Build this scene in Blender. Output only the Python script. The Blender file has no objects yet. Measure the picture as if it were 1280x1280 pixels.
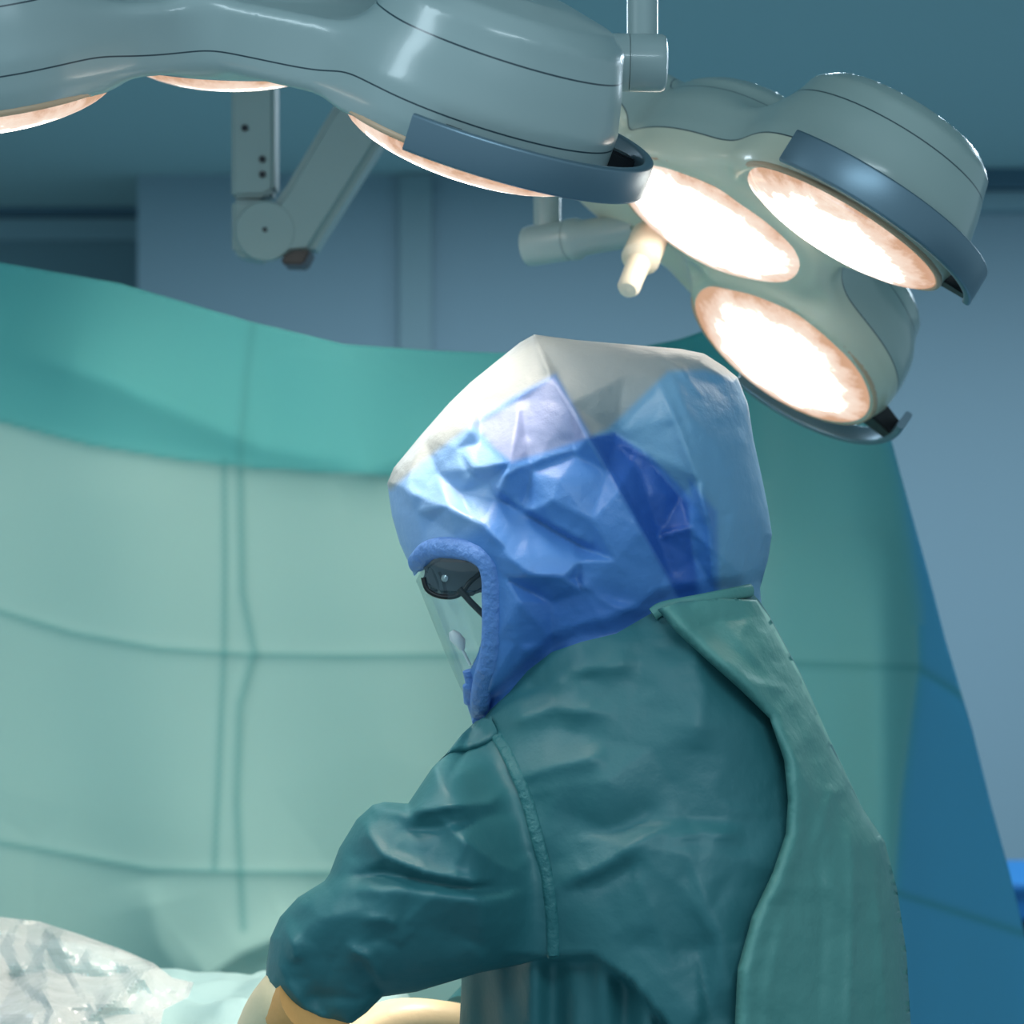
import bpy, bmesh, math, random
import numpy as np
from mathutils import Vector, Matrix, noise
from mathutils.geometry import delaunay_2d_cdt
C = bpy.context.scene.collection
F = 3000.0; CAMZ = 1.45
R = math.radians
def P(px, py, Y): return np.array([(px-640)/F*Y, Y, CAMZ+(640-py)/F*Y])
def lin(c):
    return tuple((v/255/12.92 if v/255 <= .04045 else ((v/255+.055)/1.055)**2.4) for v in c)+(1.0,)
# ------------------------------------------------------------------ materials
def newmat(name):
    m = bpy.data.materials.new(name); m.use_nodes = True
    nt = m.node_tree; b = nt.nodes['Principled BSDF']
    return m, nt, b
def bump(nt, b, scale=60, strength=.2, dist=.002, detail=4, coord='Object'):
    tc = nt.nodes.new('ShaderNodeTexCoord'); n = nt.nodes.new('ShaderNodeTexNoise'); bp = nt.nodes.new('ShaderNodeBump')
    n.inputs['Scale'].default_value = scale; n.inputs['Detail'].default_value = detail
    bp.inputs['Strength'].default_value = strength; bp.inputs['Distance'].default_value = dist
    nt.links.new(tc.outputs[coord], n.inputs['Vector']); nt.links.new(n.outputs['Fac'], bp.inputs['Height'])
    nt.links.new(bp.outputs['Normal'], b.inputs['Normal']); return n, bp
def plain(name, col, rough=.5, metal=0, bs=None, coat=0):
    m, nt, b = newmat(name)
    b.inputs['Base Color'].default_value = lin(col); b.inputs['Roughness'].default_value = rough
    b.inputs['Metallic'].default_value = metal; b.inputs['Coat Weight'].default_value = coat
    if bs: bump(nt, b, *bs)
    return m
def cloth(name, col=None, rough=.5, trans=.3, bs=(55, .35, .003), spec=.5, attr=None, weave=True):
    m, nt, b = newmat(name)
    b.inputs['Roughness'].default_value = rough; b.inputs['Specular IOR Level'].default_value = spec
    n, bp = bump(nt, b, *bs)
    if weave:   # fine non-woven grain on top of the crumple
        n2 = nt.nodes.new('ShaderNodeTexNoise'); n2.inputs['Scale'].default_value = 500; n2.inputs['Detail'].default_value = 2
        b2 = nt.nodes.new('ShaderNodeBump'); b2.inputs['Strength'].default_value = .15; b2.inputs['Distance'].default_value = .0006
        tc = [x for x in nt.nodes if x.type == 'TEX_COORD'][0]
        nt.links.new(tc.outputs['Object'], n2.inputs['Vector']); nt.links.new(n2.outputs['Fac'], b2.inputs['Height'])
        nt.links.new(bp.outputs['Normal'], b2.inputs['Normal']); nt.links.new(b2.outputs['Normal'], b.inputs['Normal'])
    t = nt.nodes.new('ShaderNodeBsdfTranslucent'); mx = nt.nodes.new('ShaderNodeMixShader'); mx.inputs[0].default_value = trans
    out = nt.nodes['Material Output']
    if attr:
        a = nt.nodes.new('ShaderNodeAttribute'); a.attribute_name = attr
        nt.links.new(a.outputs['Color'], b.inputs['Base Color']); nt.links.new(a.outputs['Color'], t.inputs['Color'])
    else:
        b.inputs['Base Color'].default_value = lin(col); t.inputs['Color'].default_value = lin(col)
    nt.links.new(b.outputs[0], mx.inputs[1]); nt.links.new(t.outputs[0], mx.inputs[2]); nt.links.new(mx.outputs[0], out.inputs[0])
    return m
# ------------------------------------------------------------------ scene helpers
def tag(o, label=None, cat=None, group=None, kind=None):
    if label: o['label'] = label
    if cat: o['category'] = cat
    if group: o['group'] = group
    if kind: o['kind'] = kind
    return o
def empty(name, loc, label, cat, group=None):
    o = bpy.data.objects.new(name, None); C.objects.link(o); o.location = tuple(loc); o.empty_display_size = .05
    return tag(o, label, cat, group)
def link(name, me, mat, parent=None, smooth=True, matrix=None):
    o = bpy.data.objects.new(name, me); C.objects.link(o)
    if mat: me.materials.append(mat)
    if smooth: me.polygons.foreach_set('use_smooth', [True]*len(me.polygons))
    M = matrix if matrix is not None else Matrix.Identity(4)
    if parent is not None:
        o.parent = parent
        # world matrices of parents are built from plain locations only
        pm = Matrix.Identity(4); q = parent; chain = []
        while q: chain.append(q); q = q.parent
        for q in reversed(chain): pm = pm @ q.matrix_basis
        o.matrix_basis = pm.inverted() @ M
    else: o.matrix_basis = M
    return o
def mesh(name, v, f):
    me = bpy.data.meshes.new(name); me.from_pydata([tuple(map(float, p)) for p in v], [], [tuple(int(i) for i in q) for q in f]); me.update(); return me
def frombm(name, bm):
    me = bpy.data.meshes.new(name); bmesh.ops.recalc_face_normals(bm, faces=bm.faces); bm.to_mesh(me); bm.free(); return me
def box(name, mat, x0, x1, y0, y1, z0, z1, parent=None, bev=0, kind=None):
    bm = bmesh.new(); bmesh.ops.create_cube(bm, size=1)
    for v in bm.verts:
        v.co = Vector(((x0+x1)/2+v.co.x*(x1-x0), (y0+y1)/2+v.co.y*(y1-y0), (z0+z1)/2+v.co.z*(z1-z0)))
    if bev: bmesh.ops.bevel(bm, geom=bm.edges[:], offset=bev, segments=3, affect='EDGES')
    o = link(name, frombm(name, bm), mat, parent, smooth=False)
    if kind: o['kind'] = kind
    return o
def frame_from(axis, hint=(0, 0, 1)):
    a = Vector(axis).normalized(); h = Vector(hint)
    if abs(a.dot(h)) > .95: h = Vector((1, 0, 0))
    u = h.cross(a).normalized(); v = a.cross(u)
    return a, u, v
def lathe(name, mat, base, axis, prof, parent=None, seg=40, hint=(0, 0, 1)):
    """prof: list of (radius, height along axis)"""
    a, u, v = frame_from(axis, hint); b = Vector(base); vs = []; fs = []
    for r, h in prof:
        for k in range(seg):
            t = 2*math.pi*k/seg; vs.append(b+a*h+(u*math.cos(t)+v*math.sin(t))*r)
    for i in range(len(prof)-1):
        for k in range(seg):
            k2 = (k+1) % seg; fs.append((i*seg+k, i*seg+k2, (i+1)*seg+k2, (i+1)*seg+k))
    fs.append(tuple(range(seg))[::-1]); fs.append(tuple(range((len(prof)-1)*seg, len(prof)*seg)))
    me = mesh(name, vs, fs); o = link(name, me, mat, parent)
    autosmooth(o); return o
def autosmooth(o, ang=35):
    me = o.data; bm = bmesh.new(); bm.from_mesh(me)
    for e in bm.edges:
        if len(e.link_faces) == 2 and e.calc_face_angle(0) > R(ang): e.smooth = False
    bm.to_mesh(me); bm.free()
def tube(name, mat, pts, rad, parent=None, seg=16, flat=None, hint=(0, 1, 0), caps=True):
    """sweep an ellipse along pts. rad scalar or list; flat=(a,b) multipliers"""
    pts = [Vector(p) for p in pts]; n = len(pts); rad = rad if isinstance(rad, (list, tuple)) else [rad]*n
    fa, fb = flat or (1, 1); vs = []; fs = []
    for i, p in enumerate(pts):
        d = (pts[min(i+1, n-1)]-pts[max(i-1, 0)]).normalized(); h = Vector(hint)
        u = h.cross(d)
        if u.length < .05: u = Vector((1, .1, .2)).cross(d)
        u.normalize(); v = d.cross(u)
        for k in range(seg):
            t = 2*math.pi*k/seg; vs.append(p+u*math.cos(t)*rad[i]*fa+v*math.sin(t)*rad[i]*fb)
    for i in range(n-1):
        for k in range(seg):
            k2 = (k+1) % seg; fs.append((i*seg+k, i*seg+k2, (i+1)*seg+k2, (i+1)*seg+k))
    if caps: fs.append(tuple(range(seg))[::-1]); fs.append(tuple(range((n-1)*seg, n*seg)))
    o = link(name, mesh(name, vs, fs), mat, parent); autosmooth(o, 50); return o
def smooth_path(pts, n=8):
    pts = [np.array(p, float) for p in pts]; out = []
    for i in range(len(pts)-1):
        p0 = pts[max(i-1, 0)]; p1 = pts[i]; p2 = pts[i+1]; p3 = pts[min(i+2, len(pts)-1)]
        for k in range(n):
            t = k/n; out.append(.5*((2*p1)+(-p0+p2)*t+(2*p0-5*p1+4*p2-p3)*t*t+(-p0+3*p1-3*p2+p3)*t**3))
    out.append(pts[-1]); return out
# ------------------------------------------------------------------ 2D fields (traced outlines given depth)
def inside(poly, x, y):
    poly = np.asarray(poly, float); r = np.zeros(x.shape, bool); n = len(poly)
    for i in range(n):
        x1, y1 = poly[i]; x2, y2 = poly[(i+1) % n]
        if y1 == y2: continue
        c = ((y1 > y) != (y2 > y)) & (x < (x2-x1)*(y-y1)/(y2-y1)+x1); r ^= c
    return r
def pdist(line, x, y, closed=False):
    line = np.asarray(line, float); n = len(line); best = np.full(x.shape, 1e9); tt = np.zeros(x.shape)
    m = n if closed else n-1
    for i in range(m):
        a = line[i]; b = line[(i+1) % n]; d = b-a; L = max((d**2).sum(), 1e-9)
        t = np.clip(((x-a[0])*d[0]+(y-a[1])*d[1])/L, 0, 1)
        q = np.hypot(x-a[0]-t*d[0], y-a[1]-t*d[1]); u = q < best
        best = np.where(u, q, best); tt = np.where(u, (i+t)/m, tt)
    return best, tt
def sdist(poly, x, y):
    d, _ = pdist(poly, x, y, True); return np.where(inside(poly, x, y), d, -d)
def sstep(a, b, x):
    t = np.clip((x-a)/(b-a), 0, 1); return t*t*(3-2*t)
class Inflate:
    """smooth rounded depth over a closed outline (solves a membrane)"""
    def __init__(s, poly, depth, step=8, iters=2500, p=.5):
        poly = np.asarray(poly, float); s.x0, s.y0 = poly.min(0)-2*step; x1, y1 = poly.max(0)+2*step
        s.st = step; gx = np.arange(s.x0, x1+step, step); gy = np.arange(s.y0, y1+step, step)
        X, Y = np.meshgrid(gx, gy); sd = sdist(poly, X, Y); M = sd > 0; ph = np.where(M, np.maximum(sd, 0), 0.)*10
        for _ in range(iters):
            q = np.zeros_like(ph); q[1:-1, 1:-1] = (ph[:-2, 1:-1]+ph[2:, 1:-1]+ph[1:-1, :-2]+ph[1:-1, 2:]+step*step)/4
            ph = np.where(M, q, 0)
        s.ph = ph; s.k = depth/ph.max()**p; s.p = p; s.poly = poly
        ok = sd > step*.9; rho = np.where(ok, ph/np.maximum(sd, step*.5), 0.)      # slope next to the outline, carried out over it
        for it in range(5):
            n_ = np.zeros_like(rho); c_ = np.zeros_like(rho)
            for dj in (-1, 0, 1):
                for di in (-1, 0, 1):
                    n_ += np.roll(np.roll(rho*ok, dj, 0), di, 1); c_ += np.roll(np.roll(ok, dj, 0), di, 1)
            new = (~ok) & (c_ > 0); rho = np.where(new, n_/np.maximum(c_, 1), rho); ok = ok | new
        for it in range(4):
            b_ = sum(np.roll(np.roll(rho, dj, 0), di, 1) for dj in (-1, 0, 1) for di in (-1, 0, 1))/9
            rho = np.where(np.abs(sd) < 3.5*step, b_, rho)
        s.rho = rho
    def __call__(s, x, y):
        u = np.clip((x-s.x0)/s.st, 0, s.ph.shape[1]-1.001); v = np.clip((y-s.y0)/s.st, 0, s.ph.shape[0]-1.001)
        i = u.astype(int); j = v.astype(int); a = u-i; b = v-j; g = s.ph
        bl = lambda g: g[j, i]*(1-a)*(1-b)+g[j, i+1]*a*(1-b)+g[j+1, i]*(1-a)*b+g[j+1, i+1]*a*b
        d = sdist(s.poly, x, y); k = sstep(1.5*s.st, 3*s.st, d); q = bl(g)*k+bl(s.rho)*np.maximum(d, 0)*(1-k)
        return s.k*np.maximum(q, 0)**s.p
def ridges(x, y, lst):
    """lst of (polyline, width_px, height_m[, one_sided]) soft-topped cloth folds that fade at their ends"""
    out = np.zeros(x.shape)
    for it in lst:
        line, w, h = it[:3]; d, t = pdist(line, x, y); e = np.minimum(1, np.minimum(t, 1-t)*5+.0)
        out += h*e*np.exp(-np.sqrt((d/w)**2+.08)+.28)
    return out
def facets(x, y, x0, y0, x1, y1, cell, amp, seed):
    """crumple: random heights joined by flat triangles"""
    rnd = random.Random(seed); pts = []; hs = []
    ny = int((y1-y0)/cell)+3; nx = int((x1-x0)/cell)+3
    for j in range(-1, ny):
        for i in range(-1, nx):
            pts.append(Vector((x0+(i+rnd.uniform(.05, .95))*cell, y0+(j+rnd.uniform(.05, .95))*cell))); hs.append(rnd.uniform(-1, 1))
    v, e, f, ov, oe, of = delaunay_2d_cdt(pts, [], [], 0, 1e-6)
    hh = [hs[o[0]] if o else 0 for o in ov]; out = np.zeros(x.shape); xs = x.ravel(); ys = y.ravel(); o = out.ravel()
    order = np.argsort(xs); sx = xs[order]
    for t in f:
        a, b, c = [v[i] for i in t]; mnx = min(a.x, b.x, c.x); mxx = max(a.x, b.x, c.x)
        i0 = np.searchsorted(sx, mnx); i1 = np.searchsorted(sx, mxx); idx = order[i0:i1]
        if len(idx) == 0: continue
        px = xs[idx]; py = ys[idx]; D = (b.y-c.y)*(a.x-c.x)+(c.x-b.x)*(a.y-c.y)
        if abs(D) < 1e-9: continue
        l1 = ((b.y-c.y)*(px-c.x)+(c.x-b.x)*(py-c.y))/D; l2 = ((c.y-a.y)*(px-c.x)+(a.x-c.x)*(py-c.y))/D; l3 = 1-l1-l2
        k = (l1 > -1e-6) & (l2 > -1e-6) & (l3 > -1e-6)
        o[idx[k]] = l1[k]*hh[t[0]]+l2[k]*hh[t[1]]+l3[k]*hh[t[2]]
    return out*amp
def resample(poly, step, closed=True):
    out = []; n = len(poly); m = n if closed else n-1
    for i in range(m):
        a = np.array(poly[i], float); b = np.array(poly[(i+1) % n], float); k = max(1, int(np.hypot(*(b-a))/step))
        for j in range(k): out.append(a+(b-a)*j/k)
    if not closed: out.append(np.array(poly[-1], float))
    return out
def curvy(poly, n=6): # closed catmull-rom outline
    N = len(poly); out = []
    p = [np.array(q, float) for q in poly]
    for i in range(N):
        p0, p1, p2, p3 = p[i-1], p[i], p[(i+1) % N], p[(i+2) % N]
        for k in range(n):
            t = k/n; out.append(.5*((2*p1)+(-p0+p2)*t+(2*p0-5*p1+4*p2-p3)*t*t+(-p0+3*p1-3*p2+p3)*t**3))
    return out
def domain(poly, step, hole=None, bstep=None, rings=None):
    """triangulated traced region: returns 2D points and triangles"""
    bd = resample(poly, bstep or step); pts = [Vector(p) for p in bd]; n = len(bd); edges = [(i, (i+1) % n) for i in range(n)]
    if hole is not None:
        hb = resample(hole, bstep or step); k = len(pts); pts += [Vector(p) for p in hb]; m = len(hb); edges += [(k+i, k+(i+1) % m) for i in range(m)]
    lim = step*.45
    if rings:   # rows of points following the outline, where the cloth turns away fastest
        pa = np.asarray(bd); e = .3; acc = []
        pn = np.roll(pa, -1, 0); tg = np.roll(pa, -1, 0)-np.roll(pa, 1, 0); tg /= np.linalg.norm(tg, axis=1)[:, None]+1e-9; nr = np.stack([-tg[:, 1], tg[:, 0]], 1)
        if inside(bd, *(pa+nr*.5).T).mean() < .5: nr = -nr
        for d in rings:
            q = pa+nr*d; sd = sdist(bd, q[:, 0], q[:, 1]); ok = sd > d*.9
            if hole is not None: ok &= sdist(hb, q[:, 0], q[:, 1]) < -1.5
            acc.append(q[ok])
        pts += [Vector(p) for p in np.concatenate(acc)]; lim = rings[-1]+step*.4
    pa = np.asarray(bd); x0, y0 = pa.min(0); x1, y1 = pa.max(0)
    gy = np.arange(y0, y1, step*.866); rows = []
    for j, yy in enumerate(gy):
        xx = np.arange(x0+(step/2 if j % 2 else 0), x1, step); rows.append(np.stack([xx, np.full(xx.shape, yy)], 1))
    g = np.concatenate(rows); sd = sdist(bd, g[:, 0], g[:, 1]); ok = sd > lim
    if hole is not None: ok &= sdist(hb, g[:, 0], g[:, 1]) < -step*.45
    pts += [Vector(p) for p in g[ok]]
    v, e, f, *_ = delaunay_2d_cdt(pts, edges, [], 0, 1e-5)
    v = np.array([[p.x, p.y] for p in v]); f = np.array(f); c = v[f].mean(1)
    k = inside(bd, c[:, 0], c[:, 1])
    if hole is not None: k &= ~inside(hb, c[:, 0], c[:, 1])
    return v, f[k]
def shell(name, mat, poly, step, Y0, front, back=None, parent=None, hole=None, colf=None, thick=0, bstep=None):
    """cloth body from a traced outline: near sheet at Y0-front(x,y), far sheet at Y0+back(x,y)"""
    v, f = domain(poly, step, hole, bstep, (1.0, 2.6, 5.2) if back is not None else None); x, y = v[:, 0], v[:, 1]
    w = front(x, y); V = np.stack([(x-640)/F*(Y0-w), Y0-w, CAMZ+(640-y)/F*(Y0-w)], 1); fs = [tuple(t) for t in f]
    # image y is down: make faces look at the camera
    a, b, c = V[f[0][0]], V[f[0][1]], V[f[0][2]]
    if np.cross(b-a, c-a)[1] > 0: fs = [t[::-1] for t in fs]
    cols = colf(x, y) if colf else None
    if back is not None:
        wb = back(x, y); n = len(V); sh = np.where(w+wb < 1e-5)[0]; same = np.zeros(n, bool); same[sh] = True
        V2 = np.stack([(x-640)/F*Y0, Y0+wb, CAMZ+(640-y)/F*Y0], 1)
        V = np.concatenate([V, V2]); fs2 = [(t[0]+n, t[2]+n, t[1]+n) for t in fs]; fs = fs+fs2
        if cols is not None: cols = np.concatenate([cols, cols])
    me = mesh(name, V, fs)
    if cols is not None:
        ca = me.color_attributes.new('fabric', 'FLOAT_COLOR', 'POINT')
        buf = np.concatenate([cols, np.ones((len(cols), 1))], 1).astype(np.float32); ca.data.foreach_set('color', buf.ravel())
    if back is not None:
        bm = bmesh.new(); bm.from_mesh(me); bmesh.ops.remove_doubles(bm, verts=bm.verts[:], dist=.0004); bmesh.ops.recalc_face_normals(bm, faces=bm.faces); bm.to_mesh(me); bm.free()
    o = link(name, me, mat, parent)
    if thick:
        md = o.modifiers.new('thickness', 'SOLIDIFY'); md.thickness = thick; md.offset = -1
    return o
def mixc(c1, c2, t): return c1*(1-t[:, None])+c2*t[:, None]
L3 = lambda c: np.array(lin(c)[:3])
# ------------------------------------------------------------------ materials of the scene
def housing(name, col, low=None):
    m, nt, b = newmat(name)
    b.inputs['Roughness'].default_value = .28; b.inputs['Coat Weight'].default_value = .35; b.inputs['Coat Roughness'].default_value = .12
    a = nt.nodes.new('ShaderNodeAttribute'); a.attribute_name = 'seam'      # thin dark joint lines between the mouldings
    s = nt.nodes.new('ShaderNodeSeparateXYZ'); nt.links.new(a.outputs['Vector'], s.inputs[0]); prev = None
    for k in range(2):
        ab = nt.nodes.new('ShaderNodeMath'); ab.operation = 'ABSOLUTE'; nt.links.new(s.outputs[k], ab.inputs[0])
        lt = nt.nodes.new('ShaderNodeMapRange'); lt.inputs['From Min'].default_value = .0005; lt.inputs['From Max'].default_value = .0011
        lt.inputs['To Min'].default_value = 1; lt.inputs['To Max'].default_value = 0; nt.links.new(ab.outputs[0], lt.inputs['Value'])
        if prev is None: prev = lt
        else:
            mm = nt.nodes.new('ShaderNodeMath'); mm.operation = 'MAXIMUM'; nt.links.new(prev.outputs[0], mm.inputs[0]); nt.links.new(lt.outputs[0], mm.inputs[1]); prev = mm
    mx = nt.nodes.new('ShaderNodeMix'); mx.data_type = 'RGBA'; mx.inputs['A'].default_value = lin(col); mx.inputs['B'].default_value = lin((40, 60, 70))
    if low:     # glow under the head painted in as paler cream below the joint
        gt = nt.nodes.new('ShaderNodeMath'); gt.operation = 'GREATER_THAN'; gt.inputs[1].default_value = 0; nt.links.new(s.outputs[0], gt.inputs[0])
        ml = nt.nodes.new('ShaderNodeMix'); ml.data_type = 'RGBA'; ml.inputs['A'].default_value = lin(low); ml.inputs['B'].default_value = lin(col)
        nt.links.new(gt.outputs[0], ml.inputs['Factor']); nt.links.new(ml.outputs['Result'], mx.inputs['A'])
    nt.links.new(prev.outputs[0], mx.inputs['Factor']); nt.links.new(mx.outputs['Result'], b.inputs['Base Color'])
    return m
M_house = housing('lamp_housing_enamel', (158, 174, 174))
M_enamel = plain('arm_enamel', (158, 174, 174), .35, coat=.3)
M_armfar = plain('arm_enamel_matt', (138, 156, 156), .6)
M_cream = plain('cream_plastic', (225, 212, 190), .4)
M_rail = plain('grip_rail_anodised', (118, 140, 154), .38, .75, bs=(300, .05, .001, 2))
M_black = plain('black_plastic', (14, 16, 20), .45)
M_dark = plain('dark_screw', (22, 30, 38), .4, .5)
M_rim = plain('lens_rim', (205, 170, 140), .4)
def lens_material(name, strength, seed):
    m, nt, b = newmat(name); out = nt.nodes['Material Output']
    tc = nt.nodes.new('ShaderNodeTexCoord'); mp = nt.nodes.new('ShaderNodeMapping'); mp.inputs['Scale'].default_value = (1, 1, 0)
    mp.inputs['Location'].default_value = (seed*3.1, seed*1.7, 0)
    nt.links.new(tc.outputs['Object'], mp.inputs[0])
    ln = nt.nodes.new('ShaderNodeVectorMath'); ln.operation = 'LENGTH'
    m0 = nt.nodes.new('ShaderNodeMapping'); m0.inputs['Scale'].default_value = (1, 1, 0); nt.links.new(tc.outputs['Object'], m0.inputs[0]); nt.links.new(m0.outputs[0], ln.inputs[0])
    v = nt.nodes.new('ShaderNodeTexNoise'); v.inputs['Scale'].default_value = 26; v.inputs['Detail'].default_value = 5; v.inputs['Roughness'].default_value = .65
    nt.links.new(mp.outputs[0], v.inputs['Vector'])
    ad = nt.nodes.new('ShaderNodeMath'); ad.operation = 'MULTIPLY_ADD'; ad.inputs[1].default_value = .075; ad.inputs[2].default_value = -.037
    nt.links.new(v.outputs['Fac'], ad.inputs[0])
    v2 = nt.nodes.new('ShaderNodeTexNoise'); v2.inputs['Scale'].default_value = 7; nt.links.new(mp.outputs[0], v2.inputs['Vector'])
    a2 = nt.nodes.new('ShaderNodeMath'); a2.operation = 'MULTIPLY_ADD'; a2.inputs[1].default_value = .07; nt.links.new(v2.outputs['Fac'], a2.inputs[0]); nt.links.new(ad.outputs[0], a2.inputs[2])
    su = nt.nodes.new('ShaderNodeMath'); su.operation = 'ADD'; nt.links.new(ln.outputs['Value'], su.inputs[0]); nt.links.new(a2.outputs[0], su.inputs[1])
    r = nt.nodes.new('ShaderNodeMapRange'); r.inputs['From Min'].default_value = .105; r.inputs['From Max'].default_value = .165; nt.links.new(su.outputs[0], r.inputs['Value'])
    cr = nt.nodes.new('ShaderNodeValToRGB'); e = cr.color_ramp.elements
    e[0].position = 0; e[0].color = (1, .93, .82, 1); e[1].position = 1; e[1].color = (.62, .36, .23, 1)
    for p, c in ((.25, (1, .89, .79, 1)), (.55, (.92, .75, .63, 1)), (.8, (.84, .60, .47, 1))):
        q = e.new(p); q.color = c
    st = nt.nodes.new('ShaderNodeMapRange'); st.inputs['From Min'].default_value = 0; st.inputs['From Max'].default_value = .5
    st.inputs['To Min'].default_value = strength; st.inputs['To Max'].default_value = 1.05
    nt.links.new(r.outputs[0], cr.inputs[0]); nt.links.new(r.outputs[0], st.inputs['Value'])
    em = nt.nodes.new('ShaderNodeEmission'); nt.links.new(cr.outputs[0], em.inputs[0]); nt.links.new(st.outputs[0], em.inputs[1])
    gl = nt.nodes.new('ShaderNodeBsdfGlossy'); gl.inputs['Roughness'].default_value = .1; gl.inputs['Color'].default_value = (.08, .08, .08, 1)
    ash = nt.nodes.new('ShaderNodeAddShader'); nt.links.new(em.outputs[0], ash.inputs[0]); nt.links.new(gl.outputs[0], ash.inputs[1]); nt.links.new(ash.outputs[0], out.inputs[0])
    return m
# ------------------------------------------------------------------ operating lamps
def pose(cx, cy, Y, slope, ratio):
    """centre + frame of a lens whose face runs down to the right by slope and is seen open by ratio"""
    r = np.array([(cx-640)/F, 1, (640-cy)/F]); r /= np.linalg.norm(r)
    e1 = np.array([1., 0, 0]); e1 -= r*e1.dot(r); e1 /= np.linalg.norm(e1); e2 = np.cross(e1, r)
    c, s = math.cos(R(slope)), math.sin(R(slope)); u = c*e1-s*e2; k = -s*e1-c*e2; q = math.sqrt(1-ratio**2)
    n = k*q-r*ratio; v = -r*q-k*ratio
    return dict(c=P(cx, cy, Y), n=n, u=u, v=v, a=-n)
def poly_sdf(q, h, pts):
    pts = np.array(pts, float); n = len(pts); d = np.full(q.shape, 1e9); ins = np.zeros(q.shape, bool)
    for i in range(n):
        a = pts[i]; b = pts[(i+1) % n]; e = b-a; L = (e**2).sum()
        t = np.clip(((q-a[0])*e[0]+(h-a[1])*e[1])/L, 0, 1); d = np.minimum(d, (q-a[0]-t*e[0])**2+(h-a[1]-t*e[1])**2)
        if a[1] != b[1]:
            c = ((a[1] > h) != (b[1] > h)) & (q < (b[0]-a[0])*(h-a[1])/(b[1]-a[1])+a[0]); ins ^= c
    d = np.sqrt(d); return np.where(ins, -d, d)
def smin(a, b, k):
    h = np.clip(.5+.5*(b-a)/k, 0, 1); return b*(1-h)+a*h-k*h*(1-h)
def surface_nets(f, org, h):
    s = f < 0; nx, ny, nz = f.shape; cs = (nx-1, ny-1, nz-1)
    def cor(A, i, j, k): return A[i:i+cs[0], j:j+cs[1], k:k+cs[2]]
    cnt = np.zeros(cs, int)
    for i in (0, 1):
        for j in (0, 1):
            for k in (0, 1): cnt += cor(s, i, j, k)
    act = (cnt > 0) & (cnt < 8); idx = -np.ones(cs, int); I = np.argwhere(act); idx[act] = np.arange(len(I))
    acc = np.zeros((len(I), 3)); num = np.zeros(len(I)); a0 = I
    E = []
    for ax in range(3):
        o = [a for a in range(3) if a != ax]
        for p in (0, 1):
            for q in (0, 1):
                c0 = [0, 0, 0]; c0[o[0]] = p; c0[o[1]] = q; c1 = list(c0); c1[ax] = 1; E.append((c0, c1))
    for c0, c1 in E:
        A = a0+c0; B = a0+c1; fa = f[A[:, 0], A[:, 1], A[:, 2]]; fb = f[B[:, 0], B[:, 1], B[:, 2]]; k = (fa < 0) != (fb < 0)
        t = np.where(k, fa/np.where(fa == fb, 1, fa-fb), 0); acc += np.where(k[:, None], A+(B-A)*t[:, None], 0); num += k
    V = acc/num[:, None]*h+org; faces = []
    for ax in range(3):
        o = [(ax+1) % 3, (ax+2) % 3]; sl0 = [slice(None)]*3; sl1 = [slice(None)]*3
        sl0[ax] = slice(0, -1); sl1[ax] = slice(1, None); ch = s[tuple(sl0)] != s[tuple(sl1)]; G = np.argwhere(ch)
        G = G[(G[:, o[0]] > 0) & (G[:, o[1]] > 0) & (G[:, o[0]] < f.shape[o[0]]-1) & (G[:, o[1]] < f.shape[o[1]]-1)]
        def cell(d0, d1):
            g = G.copy(); g[:, o[0]] += d0; g[:, o[1]] += d1; return idx[g[:, 0], g[:, 1], g[:, 2]]
        Q = np.stack([cell(-1, -1), cell(0, -1), cell(0, 0), cell(-1, 0)], 1); fl = ~s[G[:, 0], G[:, 1], G[:, 2]]
        Q[fl] = Q[fl][:, ::-1]; faces.append(Q)
    return V, np.concatenate(faces)
POD = lambda r: [(-.05, .002), (r-.002, .002), (r+.003, .018), (r+.004, .048), (r-.009, .098), (r-.015, .124), (r-.030, .137), (r-.075, .148), (-.05, .151)]
M_housef = housing('lamp_housing_glow_below', (160, 176, 172), (208, 208, 188))  # pale lower tone carries the painted glow of the underside
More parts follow.
